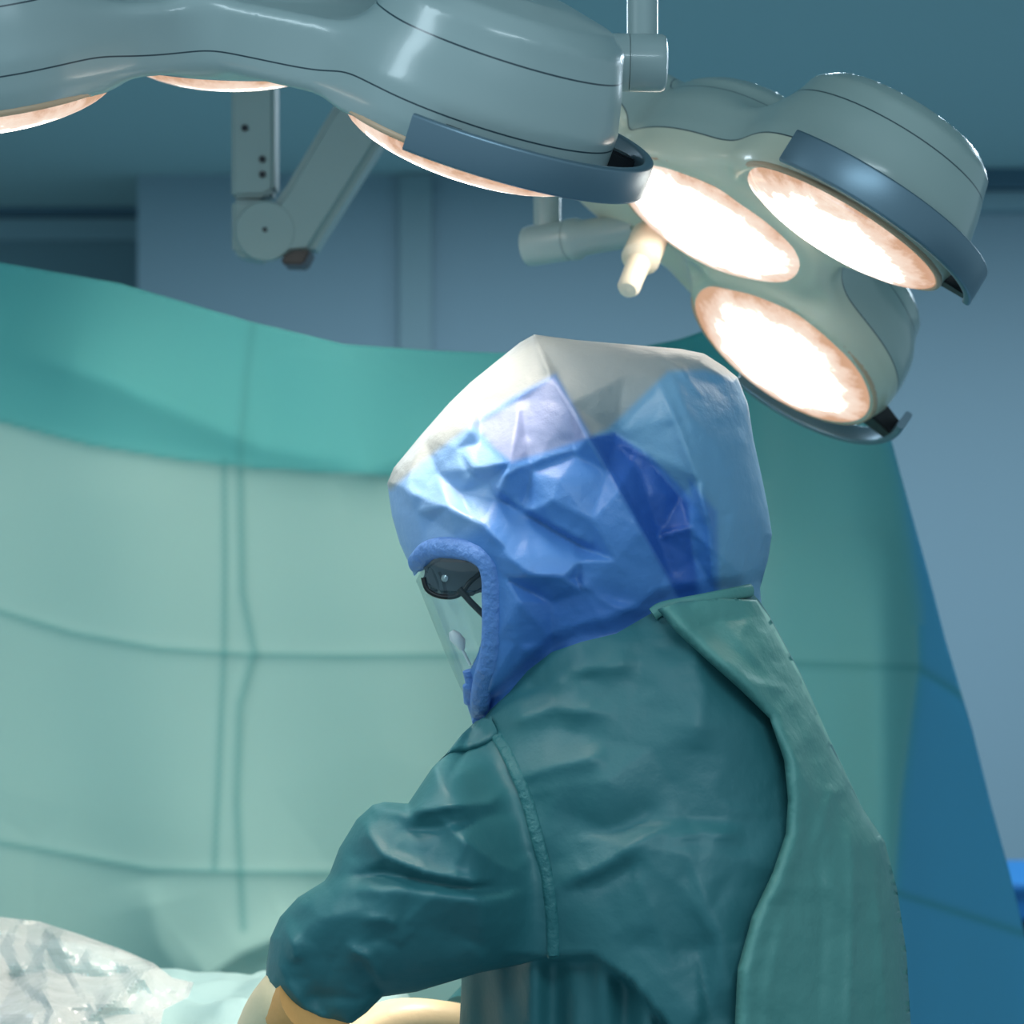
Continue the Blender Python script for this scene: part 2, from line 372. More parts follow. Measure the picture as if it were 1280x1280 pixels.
def lamp_head(parent, hub, hub_r, pods, arms, h=.006, hubh=.085, pod_k=.035, mat=None):
    comps = []
    def fpod(p, r):
        def f(X):
            d = X-p['c']; hh = d@p['a']; q = np.linalg.norm(d-hh[:, None]*p['a'], axis=1)
            return poly_sdf(q, hh, POD(r))-.004, hh
        return f
    def farm(A, B, ra, rb, H):
        def f(X):
            e = B['c']-A['c']; t = np.clip((X-A['c'])@e/(e@e), 0, 1); a = A['a'][None]*(1-t[:, None])+B['a'][None]*t[:, None]
            a /= np.linalg.norm(a, axis=1)[:, None]; d = X-A['c']-t[:, None]*e; hh = (d*a).sum(1); q = np.linalg.norm(d-hh[:, None]*a, axis=1)
            lo_ = .014; qq = q-(ra+(rb-ra)*t)+.012; k = np.abs(hh-(H+lo_)/2)-(H-lo_)/2+.012
            return np.minimum(np.maximum(qq, k), 0)+np.hypot(np.maximum(qq, 0), np.maximum(k, 0))-.012, hh
        return f
    for p in pods: comps.append((fpod(p, p['r']), True))
    for a in arms: comps.append((farm(*a), False))
    def field(X, full=False):
        vals = [c[0](X) for c in comps]; d = vals[0][0]
        for v in vals[1:]: d = smin(d, v[0], pod_k)
        if not full: return d
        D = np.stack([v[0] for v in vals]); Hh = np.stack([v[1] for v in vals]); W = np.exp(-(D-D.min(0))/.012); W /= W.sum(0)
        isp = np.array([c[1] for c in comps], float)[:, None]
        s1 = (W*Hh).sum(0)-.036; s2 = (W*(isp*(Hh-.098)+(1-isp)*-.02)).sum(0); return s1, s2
    allc = np.array([p['c'] for p in pods]+[hub['c']]); lo = allc.min(0)-.24; hi = allc.max(0)+.26
    n = [int(math.ceil((hi[i]-lo[i])/h))+1 for i in range(3)]
    gx, gy, gz = [lo[i]+np.arange(n[i])*h for i in range(3)]; f = np.empty(n)
    YY, ZZ = np.meshgrid(gy, gz, indexing='ij')
    for i in range(n[0]):
        X = np.stack([np.full(YY.size, gx[i]), YY.ravel(), ZZ.ravel()], 1); f[i] = field(X).reshape(n[1], n[2])
    V, Q = surface_nets(f, lo, h)
    for _ in range(3):
        d = field(V); g = np.stack([(field(V+e)-field(V-e))/.002 for e in np.eye(3)*.001], 1)
        V = V-g*(d/np.maximum((g**2).sum(1), .2))[:, None]
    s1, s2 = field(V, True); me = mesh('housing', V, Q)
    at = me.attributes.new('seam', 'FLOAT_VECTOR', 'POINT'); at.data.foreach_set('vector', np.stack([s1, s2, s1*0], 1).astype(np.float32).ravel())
    return link('housing', me, mat or M_house, parent)
def lens(parent, p, r, bulge, strength, seed, power, cone=60):
    """glass dome in its rim, with the bulb's beam"""
    a = Vector(p['n']); u = Vector(p['u']); v = a.cross(u)
    Mx = Matrix((( u.x, v.x, a.x, p['c'][0]), (u.y, v.y, a.y, p['c'][1]), (u.z, v.z, a.z, p['c'][2]), (0, 0, 0, 1)))
    vs = [(0, 0, bulge)]; fs = []; K = 64; N = 12
    for i in range(1, N+1):
        t = i/N*math.pi/2
        for k in range(K): vs.append((r*math.sin(t)*math.cos(2*math.pi*k/K), r*math.sin(t)*math.sin(2*math.pi*k/K), bulge*math.cos(t)))
    for k in range(K): fs.append((0, 1+k, 1+(k+1) % K))
    for i in range(N-1):
        for k in range(K):
            k2 = (k+1) % K; fs.append((1+i*K+k, 1+(i+1)*K+k, 1+(i+1)*K+k2, 1+i*K+k2))
    me = mesh('lens', vs, fs); o = link('lens', me, lens_material('lit_lens_glass', strength, seed), parent, matrix=Mx)
    bm = bmesh.new(); ring = []
    for k in range(K):
        t = 2*math.pi*k/K; ring.append((math.cos(t), math.sin(t)))
    vs = []; fs = []; S = 8
    for k, (cx, cy) in enumerate(ring):
        for j in range(S):
            q = 2*math.pi*j/S; rr = r+.002+.004*math.cos(q); vs.append((cx*rr, cy*rr, .004*math.sin(q)))
    for k in range(K):
        for j in range(S): fs.append((k*S+j, ((k+1) % K)*S+j, ((k+1) % K)*S+(j+1) % S, k*S+(j+1) % S))
    bm.free(); link('lens_rim', mesh('lens_rim', vs, fs), M_rim, parent, matrix=Mx)
    if power:
        L = bpy.data.lights.new('bulb', 'SPOT'); L.energy = power; L.color = (1, .87, .74); L.spot_size = R(cone); L.spot_blend = .7; L.shadow_soft_size = .07
        lo = bpy.data.objects.new('bulb', L); C.objects.link(lo)
        lo.matrix_basis = Matrix.Translation(Vector(p['c'])+a*(bulge+.006)-Vector(parent.location)) @ a.to_track_quat('-Z', 'Y').to_matrix().to_4x4(); lo.parent = parent
    return o
def rail(parent, p, Rr, a0, a1, h0, hgt=.036, th=.010, name='grip_rail'):
    """curved grip bar round the outer side of a pod, with its black bracket"""
    n = 40; prof = []; c = .003
    for (x, y) in ((-1, -1), (1, -1), (1, 1), (-1, 1)):
        for k in range(4):
            ang = {(-1, -1): 180, (1, -1): 270, (1, 1): 0, (-1, 1): 90}[(x, y)]+k*30
            prof.append((x*(th/2-c)+c*math.cos(R(ang)), y*(hgt/2-c)+c*math.sin(R(ang))))
    vs = []; fs = []; S = len(prof)
    for i in range(n+1):
        t = R(a0+(a1-a0)*i/n); d = p['u']*math.cos(t)+p['v']*math.sin(t)
        for (x, y) in prof: vs.append(p['c']+d*(Rr+x)+p['a']*(h0+hgt/2+y))
    for i in range(n):
        for k in range(S): fs.append((i*S+k, i*S+(k+1) % S, (i+1)*S+(k+1) % S, (i+1)*S+k))
    fs.append(tuple(range(S))); fs.append(tuple(range(n*S, n*S+S))[::-1])
    me = mesh(name, vs, fs); bm = bmesh.new(); bm.from_mesh(me); bmesh.ops.recalc_face_normals(bm, faces=bm.faces); bm.to_mesh(me); bm.free()
    o = link(name, me, M_rail, parent); autosmooth(o, 40); return o
def bracket(parent, p, ang, r0, r1, h0, w=.03, hh=.024):
    t = R(ang); d = p['u']*math.cos(t)+p['v']*math.sin(t); s = -p['u']*math.sin(t)+p['v']*math.cos(t); vs = []
    for rr, k in ((r0, 1), (r1, .75)):
        for (x, y) in ((-1, 0), (1, 0), (1, 1), (-1, 1)): vs.append(p['c']+d*rr+s*x*w*k/2+p['a']*(h0+y*hh*k))
    fs = [(0, 1, 2, 3), (7, 6, 5, 4), (0, 4, 5, 1), (1, 5, 6, 2), (2, 6, 7, 3), (3, 7, 4, 0)]
    me = mesh('rail_bracket', vs, fs); bm = bmesh.new(); bm.from_mesh(me); bmesh.ops.recalc_face_normals(bm, faces=bm.faces)
    bmesh.ops.bevel(bm, geom=bm.edges[:], offset=.002, segments=2, affect='EDGES'); bm.to_mesh(me); bm.free()
    return link('rail_bracket', me, M_black, parent, smooth=False)

# near lamp: arched head over the table, seen edge-on
near = empty('surgical_lamp', P(285, 60, 2.6), 'grey-white surgical lamp with an arched edge-on body across the upper left', 'surgical lamp', 'surgical lamps hanging over the table')
pR = pose(587, 172, 2.40, 18, -.17); pL = pose(-14, 112, 2.46, -8, -.18); pB = pose(292, 66, 2.90, 0, -.19); hubn = pose(285, 68, 2.62, 3, -.18)
for p in (pR, pL, pB): p['r'] = .132
lamp_head(near, hubn, .13, [pR, pL, pB], [(hubn, pR, .15, .11, .088), (hubn, pL, .15, .11, .088), (hubn, pB, .15, .10, .088)])
for i, p in enumerate((pR, pL, pB)): lens(near, p, .130, .038, 9, 3+i, (14, 8, 25)[i], (108, 125, 130)[i])
rail(near, pR, .178, 108, -38, -.001); bracket(near, pR, -18, .136, .173, .004, .034, .026); bracket(near, pR, 97, .136, .173, .002, .02, .028)
rail(near, pL, .176, 150, 290, -.004); bracket(near, pL, 200, .136, .173, .004)
yk = P(741, 78, 2.52); lathe('yoke_joint', M_enamel, P(700, 77, 2.52), P(835, 79, 2.52)-P(700, 77, 2.52), [(.0, 0), (.030, 0), (.0302, .0718), (.0285, .0722), (.0285, .0728), (.0302, .0732), (.0302, .106), (.028, .1105), (.02, .1125), (0, .1127)], near)
tube('yoke_arm', M_enamel, [P(803, 60, 2.53), P(803, 10, 2.54), P(803, -60, 2.55), P(803, -240, 2.55)], .0165, near, 24)
lathe('screw', M_dark, P(752, 79, 2.4905), (0, -1, 0), [(0, -.004), (.0055, -.004), (.0055, .0005), (.0048, .0012), (0, .0012)], near, 20)
lathe('pinhole', M_dark, P(766, 80, 2.4905), (0, -1, 0), [(0, -.004), (.0012, -.004), (.0012, .0006), (0, .0006)], near, 10)
tube('suspension_arm', M_enamel, [P(803, -240, 2.55), P(650, -330, 2.6), P(300, -380, 2.62), P(285, -380, 2.62)], .035, near, 24)
tube('ceiling_tube', M_enamel, [P(285, -360, 2.62), P(285, -760, 2.62)], .04, near, 24)

# far lamp: faces us with three lit lenses
p2 = pose(1051, 283, 2.74, 31, .215); p1 = pose(895, 279, 2.93, 29, .37); p3 = pose(979, 439, 3.12, 36, .40)
p2['r'] = .129; p1['r'] = .134; p3['r'] = .140
hubf = pose(796, 262, 3.12, 33, .33); lobe = pose(735, 185, 3.05, 31, .3); lobe['r'] = .12
far = empty('surgical_lamp', hubf['c'], 'tilted surgical lamp with three bright round lenses, above right of the hooded person', 'surgical lamp', 'surgical lamps hanging over the table')
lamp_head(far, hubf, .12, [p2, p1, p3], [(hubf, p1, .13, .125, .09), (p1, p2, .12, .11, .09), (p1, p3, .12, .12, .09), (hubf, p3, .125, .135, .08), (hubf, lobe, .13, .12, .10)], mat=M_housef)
for i, (p, r, bl) in enumerate(((p2, .1265, .024), (p1, .131, .022), (p3, .1375, .022))): lens(far, p, r, bl, 7, i*2+1, (26, 34, 36)[i], 95)
rail(far, p2, .166, 124, 2, -.004, .040); bracket(far, p2, 0, .130, .168, .004); bracket(far, p2, 105, .130, .168, .004)
rail(far, p3, .180, -99, 8, -.002, .026); bracket(far, p3, -8, .140, .178, .0, .034, .03)
hb = P(812, 296, 3.05); ht = P(784, 364, 2.97); ax = ht-hb; Lh = np.linalg.norm(ax)
hd = lathe('sterile_handle', M_cream, hb, ax, [(0, -.02), (.016, -.02), (.024, 0), (.0245, Lh*.42), (.021, Lh*.46), (.0155, Lh*.50), (.0145, Lh*.75), (.0145, Lh*.93), (.011, Lh*.985), (0, Lh)], far)
lathe('yoke_joint', M_enamel, P(656, 309, 3.28), P(800, 286, 3.2)-P(656, 309, 3.28), [(0, 0), (.016, 0), (.026, .004), (.0275, .012), (.0275, .066), (.026, .0675), (.026, .069), (.0285, .0705), (.0285, .082), (.024, .09), (.023, .17), (0, .17)], far)
tube('yoke_arm', M_enamel, [P(684, 296, 3.27), P(684, 240, 3.28), P(682, 180, 3.3), P(655, 60, 3.32), P(600, -120, 3.33), P(600, -400, 3.35)], .019, far, 20)
lathe('screw', M_dark, P(690, 288, 3.248), (0, -1, .4), [(0, -.004), (.004, -.004), (.004, .001), (0, .001)], far, 14)
tube('ceiling_tube', M_enamel, [P(600, -390, 3.35), P(600, -500, 3.35)], .05, far, 20)

# blurred ceiling arm behind the near lamp
arm = empty('ceiling_arm', P(318, 290, 3.75), 'blurred grey jointed ceiling arm with round elbow hanging behind the near surgical lamp', 'ceiling arm')
def prism(name, mat, pts, Y0, Y1, parent, bev=.006):
    bm = bmesh.new(); a = [bm.verts.new(P(x, y, Y0)) for x, y in pts]; dx = Y1-Y0; b = [bm.verts.new(v.co+Vector((0, dx, 0))) for v in a]; n = len(pts)
    bm.faces.new(a); bm.faces.new(b[::-1])
    for i in range(n): bm.faces.new((a[i], b[i], b[(i+1) % n], a[(i+1) % n]))
    bmesh.ops.recalc_face_normals(bm, faces=bm.faces)
    bmesh.ops.bevel(bm, geom=bm.edges[:], offset=bev, segments=3, affect='EDGES')
    return link(name, frombm(name, bm), mat, parent, smooth=False)
prism('post', M_armfar, [(289, -420), (343, -420), (343, 238), (330, 246), (289, 247)], 3.70, 3.78, arm)
prism('post_cap', M_armfar, [(289, 249), (330, 249), (340, 300), (330, 324), (309, 323), (290, 316)], 3.695, 3.78, arm)
lathe('elbow_disc', M_armfar, P(333, 290, 3.70), (0, -1, 0), [(0, 0), (.046, 0), (.047, .012), (.044, .016), (0, .017)], arm)
lathe('bolt', M_dark, P(331, 287, 3.683), (0, -1, 0), [(0, 0), (.004, 0), (.003, .001), (0, .001)], arm, 12)
for (bx, by) in ((306, 160), (328, 199), (328, 218)): lathe('bolt', M_dark, P(bx, by, 3.699), (0, -1, 0), [(0, 0), (.0055, 0), (.005, .003), (0, .003)], arm, 14)
prism('spring_arm', M_armfar, [(335, 262), (352, 240), (405, 150), (560, -90), (640, -90), (475, 180), (388, 318), (350, 322)], 3.685, 3.775, arm, .012)
prism('end_cap', M_black, [(352, 321), (366, 313), (389, 312), (379, 331), (352, 330)], 3.68, 3.77, arm, .003)
# ------------------------------------------------------------------ room
M_wall = plain('wall_paint', (132, 156, 168), .7, bs=(8, .05, .002, 3))
M_walld = plain('wall_paint_unlit', (104, 136, 146), .7)  # recess wall, its unlit look painted as a darker tone
M_ceil = plain('ceiling_paint', (150, 180, 182), .8, bs=(4, .05, .002, 3))
M_trim = plain('trim_grey', (70, 104, 122), .6)
M_triml = plain('trim_light', (128, 158, 168), .6)
M_floor = plain('floor_vinyl', (110, 140, 150), .35, bs=(12, .05, .001, 3))
xL = P(172, 0, 8.6)[0]
box('floor', M_floor, -4, 6, 0.3, 10, -.1, 0, kind='structure')
box('ceiling', M_ceil, -4, 6, 2.2, 10, 2.66, 2.76, kind='structure')
box('wall_back', M_wall, xL, 6, 8.6, 8.8, 0, 2.66, kind='structure')
box('wall_recess', M_walld, -4, xL, 9.6, 9.8, 0, 2.66, kind='structure')
box('wall_recess_side', M_wall, xL, xL+.12, 8.8, 9.6, 0, 2.66, kind='structure')
zt = lambda py, Y: P(0, py, Y)[2]
box('trim_1', M_trim, -4, xL-.002, 9.52, 9.598, zt(273, 9.6), zt(248, 9.6), kind='structure')
box('trim_2', M_triml, -4, xL-.002, 9.54, 9.598, zt(302, 9.6), zt(275, 9.6), kind='structure')
xr = P(1196, 0, 8.6)[0]
box('trim_3', M_trim, xr, 6, 8.44, 8.598, zt(237, 8.5), zt(192, 8.5), kind='structure')
box('trim_4', M_triml, xr, 6, 8.5, 8.598, zt(262, 8.5), zt(239, 8.5), kind='structure')
box('trim_5', plain('trim_post', (126, 152, 160), .6), P(500, 0, 8.6)[0], P(540, 0, 8.6)[0], 8.56, 8.598, 0, 2.655, kind='structure')

# blue bin on its dark cart at the right edge
cart = empty('storage_cart', (P(1330, 0, 6)[0], 6.2, 0), 'blue plastic bin on a dark cart at the right edge behind the drape', 'cart')
bx0, bx1 = P(1255, 0, 6)[0], P(1255, 0, 6)[0]+.5
M_bin = plain('blue_plastic', (20, 104, 165), .45)
z0, z1 = zt(1152, 6), zt(1106, 6)
box('bin', M_bin, bx0, bx1, 6, 6.4, z0, z1, cart, .01); box('bin_rim', M_bin, bx0-.012, bx1+.012, 5.988, 6.412, z1-.018, z1+.002, cart, .004)
box('cart_body', plain('cart_dark', (20, 42, 62), .5), bx0+.01, bx1-.01, 6.01, 6.39, .08, z0-.002, cart, .006)
for sx in (bx0+.05, bx1-.05):
    for sy in (6.05, 6.35): lathe('caster', M_black, (sx, sy-.012, .04), (0, 1, 0), [(0, 0), (.038, 0), (.04, .006), (.04, .018), (.038, .024), (0, .024)], cart, 20)

# ------------------------------------------------------------------ green screen drape
M_drape = cloth('drape_fabric', None, .75, .42, (9, .12, .01), .25, attr='fabric', weave=False)
def drape_Y(x):  return 3.45+.12*sstep(700, 1000, x)+.25*sstep(1050, 1350, x)
H1 = [(-80, 508), (0, 527), (110, 556), (220, 574), (320, 585), (430, 592), (520, 596), (640, 596), (900, 600)]
H2 = [(-80, 748), (0, 765), (90, 792), (200, 812), (310, 819), (430, 821), (700, 818), (1148, 835), (1260, 905)]
H3 = [(-80, 1040), (80, 1068), (190, 1088), (300, 1091), (420, 1092), (700, 1090), (1108, 1112), (1290, 1170)]
V1 = [(318, 395), (308, 470), (300, 560), (301, 640), (303, 740), (318, 815), (300, 880), (296, 1000), (304, 1160)]
V2 = [(280, 575), (281, 700), (280, 815), (275, 930), (268, 1085)]
V3 = [(1078, 430), (1122, 600), (1146, 760), (1148, 835), (1126, 1000), (1106, 1280), (1090, 1880)]
def drape_fr(x, y):
    d = np.zeros(x.shape)
    d += .020*np.sin(x/95+y/420)*sstep(330, 700, y)*.6+.012*np.sin(x/47-y/300)
    d += ridges(x, y, [(H1, 7, .005), (H2, 7, .004), (H3, 7, .004), (V1, 7, .005), (V2, 7, .003)])
    d += ridges(x, y, [([(0, 430), (150, 480), (330, 560), (500, 590)], 40, .03), ([(420, 600), (520, 570), (640, 480)], 30, .02),
                       ([(180, 1100), (200, 1180), (250, 1260)], 30, .014), ([(230, 1240), (300, 1190), (400, 1150)], 26, .035), ([(1145, 835), (1190, 860), (1240, 930)], 8, .006)])
    d += .05*np.exp(-((x-1110)/38)**2)*sstep(560, 900, y)                    # the corner fold on the right
    d += facets(x, y, -100, 300, 1400, 1900, 120, .004, 4)
    return d
def drape_col(x, y):
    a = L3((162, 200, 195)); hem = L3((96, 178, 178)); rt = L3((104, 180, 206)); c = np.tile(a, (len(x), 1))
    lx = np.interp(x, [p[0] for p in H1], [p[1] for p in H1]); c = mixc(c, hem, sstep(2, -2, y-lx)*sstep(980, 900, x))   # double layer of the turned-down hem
    vx = np.interp(y, [p[1] for p in V3], [p[0] for p in V3]); kk = np.where(y > 780, 4, 16); c = mixc(c, rt, sstep(-1, 1, (x-vx)/kk))  # bluish ambient on the right panel, painted into the colour
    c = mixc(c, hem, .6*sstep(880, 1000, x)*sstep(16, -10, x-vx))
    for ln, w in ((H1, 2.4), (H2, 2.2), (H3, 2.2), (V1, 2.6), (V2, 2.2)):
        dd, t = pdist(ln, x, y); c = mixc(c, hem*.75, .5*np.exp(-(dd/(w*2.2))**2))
    return c
DT = [(-90, 312), (0, 328), (150, 354), (310, 401), (430, 430), (540, 438), (620, 441), (720, 441), (790, 436), (850, 424), (930, 396), (1020, 384), (1072, 396), (1090, 450)]
D = DT+[(1106, 520), (1132, 615), (1160, 715), (1182, 800), (1215, 910), (1240, 1010), (1262, 1090), (1282, 1172), (1310, 1280), (1390, 1600), (1440, 1890), (-90, 1890)]
v, f = domain(D, 5.5)
# the bed of the mesh follows the gentle bend of the hanging cloth
def drape_build():
    x, y = v[:, 0], v[:, 1]; Yb = drape_Y(x)-drape_fr(x, y)
    zc = (640-y)/F; Yb = Yb+.10*sstep(900, 1300, y)*0
    V = np.stack([(x-640)/F*Yb, Yb, np.maximum(CAMZ+zc*Yb, .01)], 1); me = mesh('screen_drape', V, f[:, ::-1])
    ca = me.color_attributes.new('fabric', 'FLOAT_COLOR', 'POINT'); ca.data.foreach_set('color', np.concatenate([drape_col(x, y), np.ones((len(x), 1))], 1).astype(np.float32).ravel())
    o = link('screen_drape', me, M_drape); md = o.modifiers.new('thickness', 'SOLIDIFY'); md.thickness = .0015
    return tag(o, 'large hanging green surgical drape with fold creases, screening the room behind the surgeon', 'drape')
drape_build()

# ------------------------------------------------------------------ operating table, its drape, the clear plastic film
tb = empty('operating_table', (-.62, 2.85, 0), 'operating table hidden under a pale green drape at the lower left', 'operating table')
M_steel = plain('brushed_steel', (150, 160, 165), .35, .9)
box('tabletop', M_steel, -1.25, -.17, 2.62, 3.2, .70, .755, tb, .012); box('column', M_steel, -.78, -.5, 2.75, 3.05, .06, .70, tb, .01); box('base', M_steel, -.95, -.3, 2.66, 3.14, 0, .06, tb, .015)
M_tdrape = cloth('table_drape_fabric', (150, 182, 184), .7, .1, (14, .3, .01), .3, weave=False)
def table_drape():
    nx, ny = 190, 130; xs = np.linspace(-1.42, -.10, nx); ys = np.linspace(2.46, 3.36, ny); X, Y = np.meshgrid(xs, ys)
    ex = np.maximum(np.maximum(-1.28-X, X+.155), 0); ey = np.maximum(np.maximum(2.56-Y, Y-3.26), 0); e = np.hypot(ex, ey)
    Z = .768+.052*sstep(2.95, 3.22, Y)
    Z += (.33*np.clip(Y-2.86, 0, .26)-.5*np.clip(Y-3.13, 0, .3))*sstep(-.42, -.56, X)
    Z += .030*np.exp(-(((X+.40)-(Y-2.95)*.4)/.05)**2)*np.exp(-((Y-3.05)/.15)**2)
    Z += facets(X*1000, Y*1000, -1450, 2400, 0, 3400, 70, .011, 9)+facets(X*1000, Y*1000, -1450, 2400, 0, 3400, 28, .003, 10)
    Z -= np.where(e > 0, (e/.1)**1.6*.42, 0); Z = np.maximum(Z, .3)
    V = np.stack([X.ravel(), Y.ravel(), Z.ravel()], 1); fs = []
    for j in range(ny-1):
        for i in range(nx-1): a = j*nx+i; fs.append((a, a+1, a+nx+1, a+nx))
    o = link('table_drape', mesh('table_drape', V, fs), M_tdrape); tag(o, 'pale green drape spread over the operating table below the near lamp', 'drape')
table_drape()
def film_mat():
    m, nt, b = newmat('clear_film'); out = nt.nodes['Material Output']
    b.inputs['Base Color'].default_value = (.46, .47, .475, 1); b.inputs['Roughness'].default_value = .24; b.inputs['Specular IOR Level'].default_value = 1
    bump(nt, b, 30, .5, .01, 4)
    t = nt.nodes.new('ShaderNodeBsdfTransparent'); t.inputs[0].default_value = (.95, .97, .97, 1)
    lw = nt.nodes.new('ShaderNodeLayerWeight'); lw.inputs[0].default_value = .35
    mr = nt.nodes.new('ShaderNodeMapRange'); mr.inputs['To Min'].default_value = .42; mr.inputs['To Max'].default_value = .9; nt.links.new(lw.outputs['Facing'], mr.inputs['Value'])
    mx = nt.nodes.new('ShaderNodeMixShader'); nt.links.new(mr.outputs[0], mx.inputs[0]); nt.links.new(t.outputs[0], mx.inputs[1]); nt.links.new(b.outputs[0], mx.inputs[2]); nt.links.new(mx.outputs[0], out.inputs[0])
    return m
def film():
    poly = [(-60, 1138), (0, 1146), (50, 1152), (100, 1168), (150, 1186), (192, 1204), (215, 1222), (242, 1228), (236, 1246), (205, 1262), (190, 1330), (-60, 1330)]
    v, f = domain(poly, 5); x, y = v[:, 0], v[:, 1]
    Y = 3.13-.27*(y-1140)/140+facets(x, y, -80, 1120, 260, 1340, 46, .045, 21)+facets(x, y, -80, 1120, 260, 1340, 18, .010, 22)
    Y += ridges(x, y, [([(-40, 1235), (60, 1212), (130, 1222), (190, 1206)], 8, .03), ([(100, 1280), (150, 1245), (190, 1210)], 8, -.03)])
    V = np.stack([(x-640)/F*Y, Y, CAMZ+(640-y)/F*Y], 1)
    o = link('plastic_film', mesh('plastic_film', V, f[:, ::-1]), film_mat(), smooth=False)
    tag(o, 'crumpled clear plastic film lying on the table drape at the lower left', 'plastic sheet')
film()
# ------------------------------------------------------------------ the surgeon
Y0 = 2.56
person = empty('person', (P(850, 0, Y0)[0], Y0, 0), 'person in green gown and blue hood with clear visor, leaning left over the table', 'person')
def skin_body():
    J = {}; E = []
    def j(n, px, py, Y, r, par=None):
        J[n] = (P(px, py, Y), r, len(J)); 
        if par: E.append((J[par][2], J[n][2]))
    j('pelvis', 880, 1400, 2.56, .115)
    j('waist', 875, 1230, 2.56, .11, 'pelvis'); j('chest', 850, 1040, 2.56, .12, 'waist'); j('upper', 830, 930, 2.56, .10, 'chest')
    j('neck', 800, 830, 2.56, .055, 'upper'); j('neck2', 765, 770, 2.56, .055, 'neck')
    j('skull', 745, 680, 2.56, .075, 'neck2'); j('crown', 725, 600, 2.56, .082, 'skull'); j('top', 715, 540, 2.56, .06, 'crown')
    j('brow', 665, 640, 2.56, .055, 'crown'); j('nose', 640, 700, 2.56, .02, 'brow'); j('jaw', 672, 765, 2.56, .04, 'skull')
    for s, n, pts in ((-1, 'l', [(790, 960, 2.49, .05), (640, 1080, 2.43, .038), (450, 1165, 2.40, .034), (392, 1235, 2.43, .028), (345, 1282, 2.46, .022), (322, 1310, 2.49, .024)]),
                      (1, 'r', [(790, 930, 2.70, .058), (720, 1090, 2.76, .046), (650, 1250, 2.79, .034), (560, 1290, 2.72, .022), (450, 1304, 2.64, .018), (425, 1314, 2.62, .018)])):
        pr = 'upper'
        for i, (a, b, c, d) in enumerate(pts): j(f'{n}{i}', a, b, c, d, pr); pr = f'{n}{i}'
    for s, n in ((-1, 'a'), (1, 'b')):
        X = J['pelvis'][0][0]
        for i, (dx, z, r) in enumerate(((0, .72, .085), (-.01, .42, .058), (.0, .10, .036), (-.02, .04, .036), (-.14, .032, .03))):
            J[f'{n}{i}'] = (np.array([X+dx, 2.56+s*.10, z]), r, len(J)); E.append(((J['pelvis'][2] if i == 0 else J[f'{n}{i-1}'][2]), J[f'{n}{i}'][2]))
    me = bpy.data.meshes.new('body'); me.from_pydata([tuple(v[0]) for v in J.values()], E, []); me.update()
    o = bpy.data.objects.new('body', me); C.objects.link(o); o.parent = person; o.location = -person.location
    md = o.modifiers.new('skin', 'SKIN'); sv = me.skin_vertices[0].data
    for k, (p, r, i) in enumerate(J.values()): sv[k].radius = (r, r); sv[k].use_root = (k == 0)
    md.use_smooth_shade = True; sb = o.modifiers.new('sub', 'SUBSURF'); sb.levels = 2; sb.render_levels = 2
    me.materials.append(plain('skin', (205, 160, 135), .5)); return o
skin_body()

# gown -------------------------------------------------------------
GOUT = [(598, 905), (625, 850), (650, 760), (720, 690), (850, 650), (940, 690), (962, 765), (1000, 840), (1040, 930), (1078, 1010), (1104, 1050), (1118, 1110), (1130, 1190), (1136, 1290), (1150, 1500), (1175, 1760), (560, 1760), (568, 1500), (574, 1290), (572, 1200), (545, 1080), (560, 980)]
gw = Inflate(GOUT, .225, 12, 3500)
GD = [(600, 904), (612, 888), (636, 866), (660, 838), (690, 815), (728, 802), (770, 792), (815, 766), (822, 758), (880, 748), (938, 738), (950, 752), (962, 770), (1000, 840), (1040, 930), (1078, 1010), (1104, 1050), (1118, 1110), (1130, 1190), (1136, 1290), (1150, 1500), (1175, 1745), (560, 1745), (568, 1500), (574, 1290), (578, 1200), (600, 1100), (604, 1000)]
FLAP = [(560, 1188), (690, 1196), (742, 1194), (790, 1228), (838, 1284), (900, 1400), (930, 1760)]
def gown_front(x, y):
    w = gw(x, y)
    m = sstep(.008, .07, w)
    fy = np.interp(x, [p[0] for p in FLAP], [p[1] for p in FLAP]); below = sstep(-3, 9, y-fy)
    w = w-m*.035*below
    w += m*below*(.010*np.sin(x/13+y/90)+.006*np.sin(x/7.3-y/150))
    up = 1-below
    w += m*up*(facets(x, y, 540, 700, 1200, 1800, 85, .010, 31)+facets(x, y, 540, 700, 1200, 1800, 34, .0026, 32))
    w += m*ridges(x, y, [([(640, 975), (700, 955), (760, 945)], 14, .010), ([(628, 905), (690, 885), (770, 893)], 13, .010), ([(670, 860), (740, 835), (800, 832)], 14, .009),
        ([(640, 870), (700, 845), (760, 850)], 12, -.006), ([(700, 1105), (750, 1085), (800, 1050), (860, 1025)], 12, .010), ([(700, 1120), (755, 1100), (810, 1075)], 12, -.010),
        ([(830, 1050), (880, 1040), (930, 1046)], 7, .006), ([(690, 1010), (760, 1040), (840, 1000)], 22, -.009), ([(780, 1060), (810, 1130), (850, 1220)], 20, .008),
        ([(850, 1100), (900, 1180), (920, 1270)], 18, .007), ([(860, 800), (880, 860), (870, 940)], 26, .010), ([(620, 905), (650, 980), (672, 1060), (690, 1190)], 8, .003)])
    return w
M_gown = cloth('gown_fabric', (50, 112, 118), .50, .08, (22, .35, .008), .55)
M_gown2 = cloth('gown_back_panel_fabric', (92, 150, 144), .5, .12, (38, .5, .006), .45)
shell('gown', M_gown, GD, 6, Y0, gown_front, lambda x, y: gw(x, y)*.95, person)
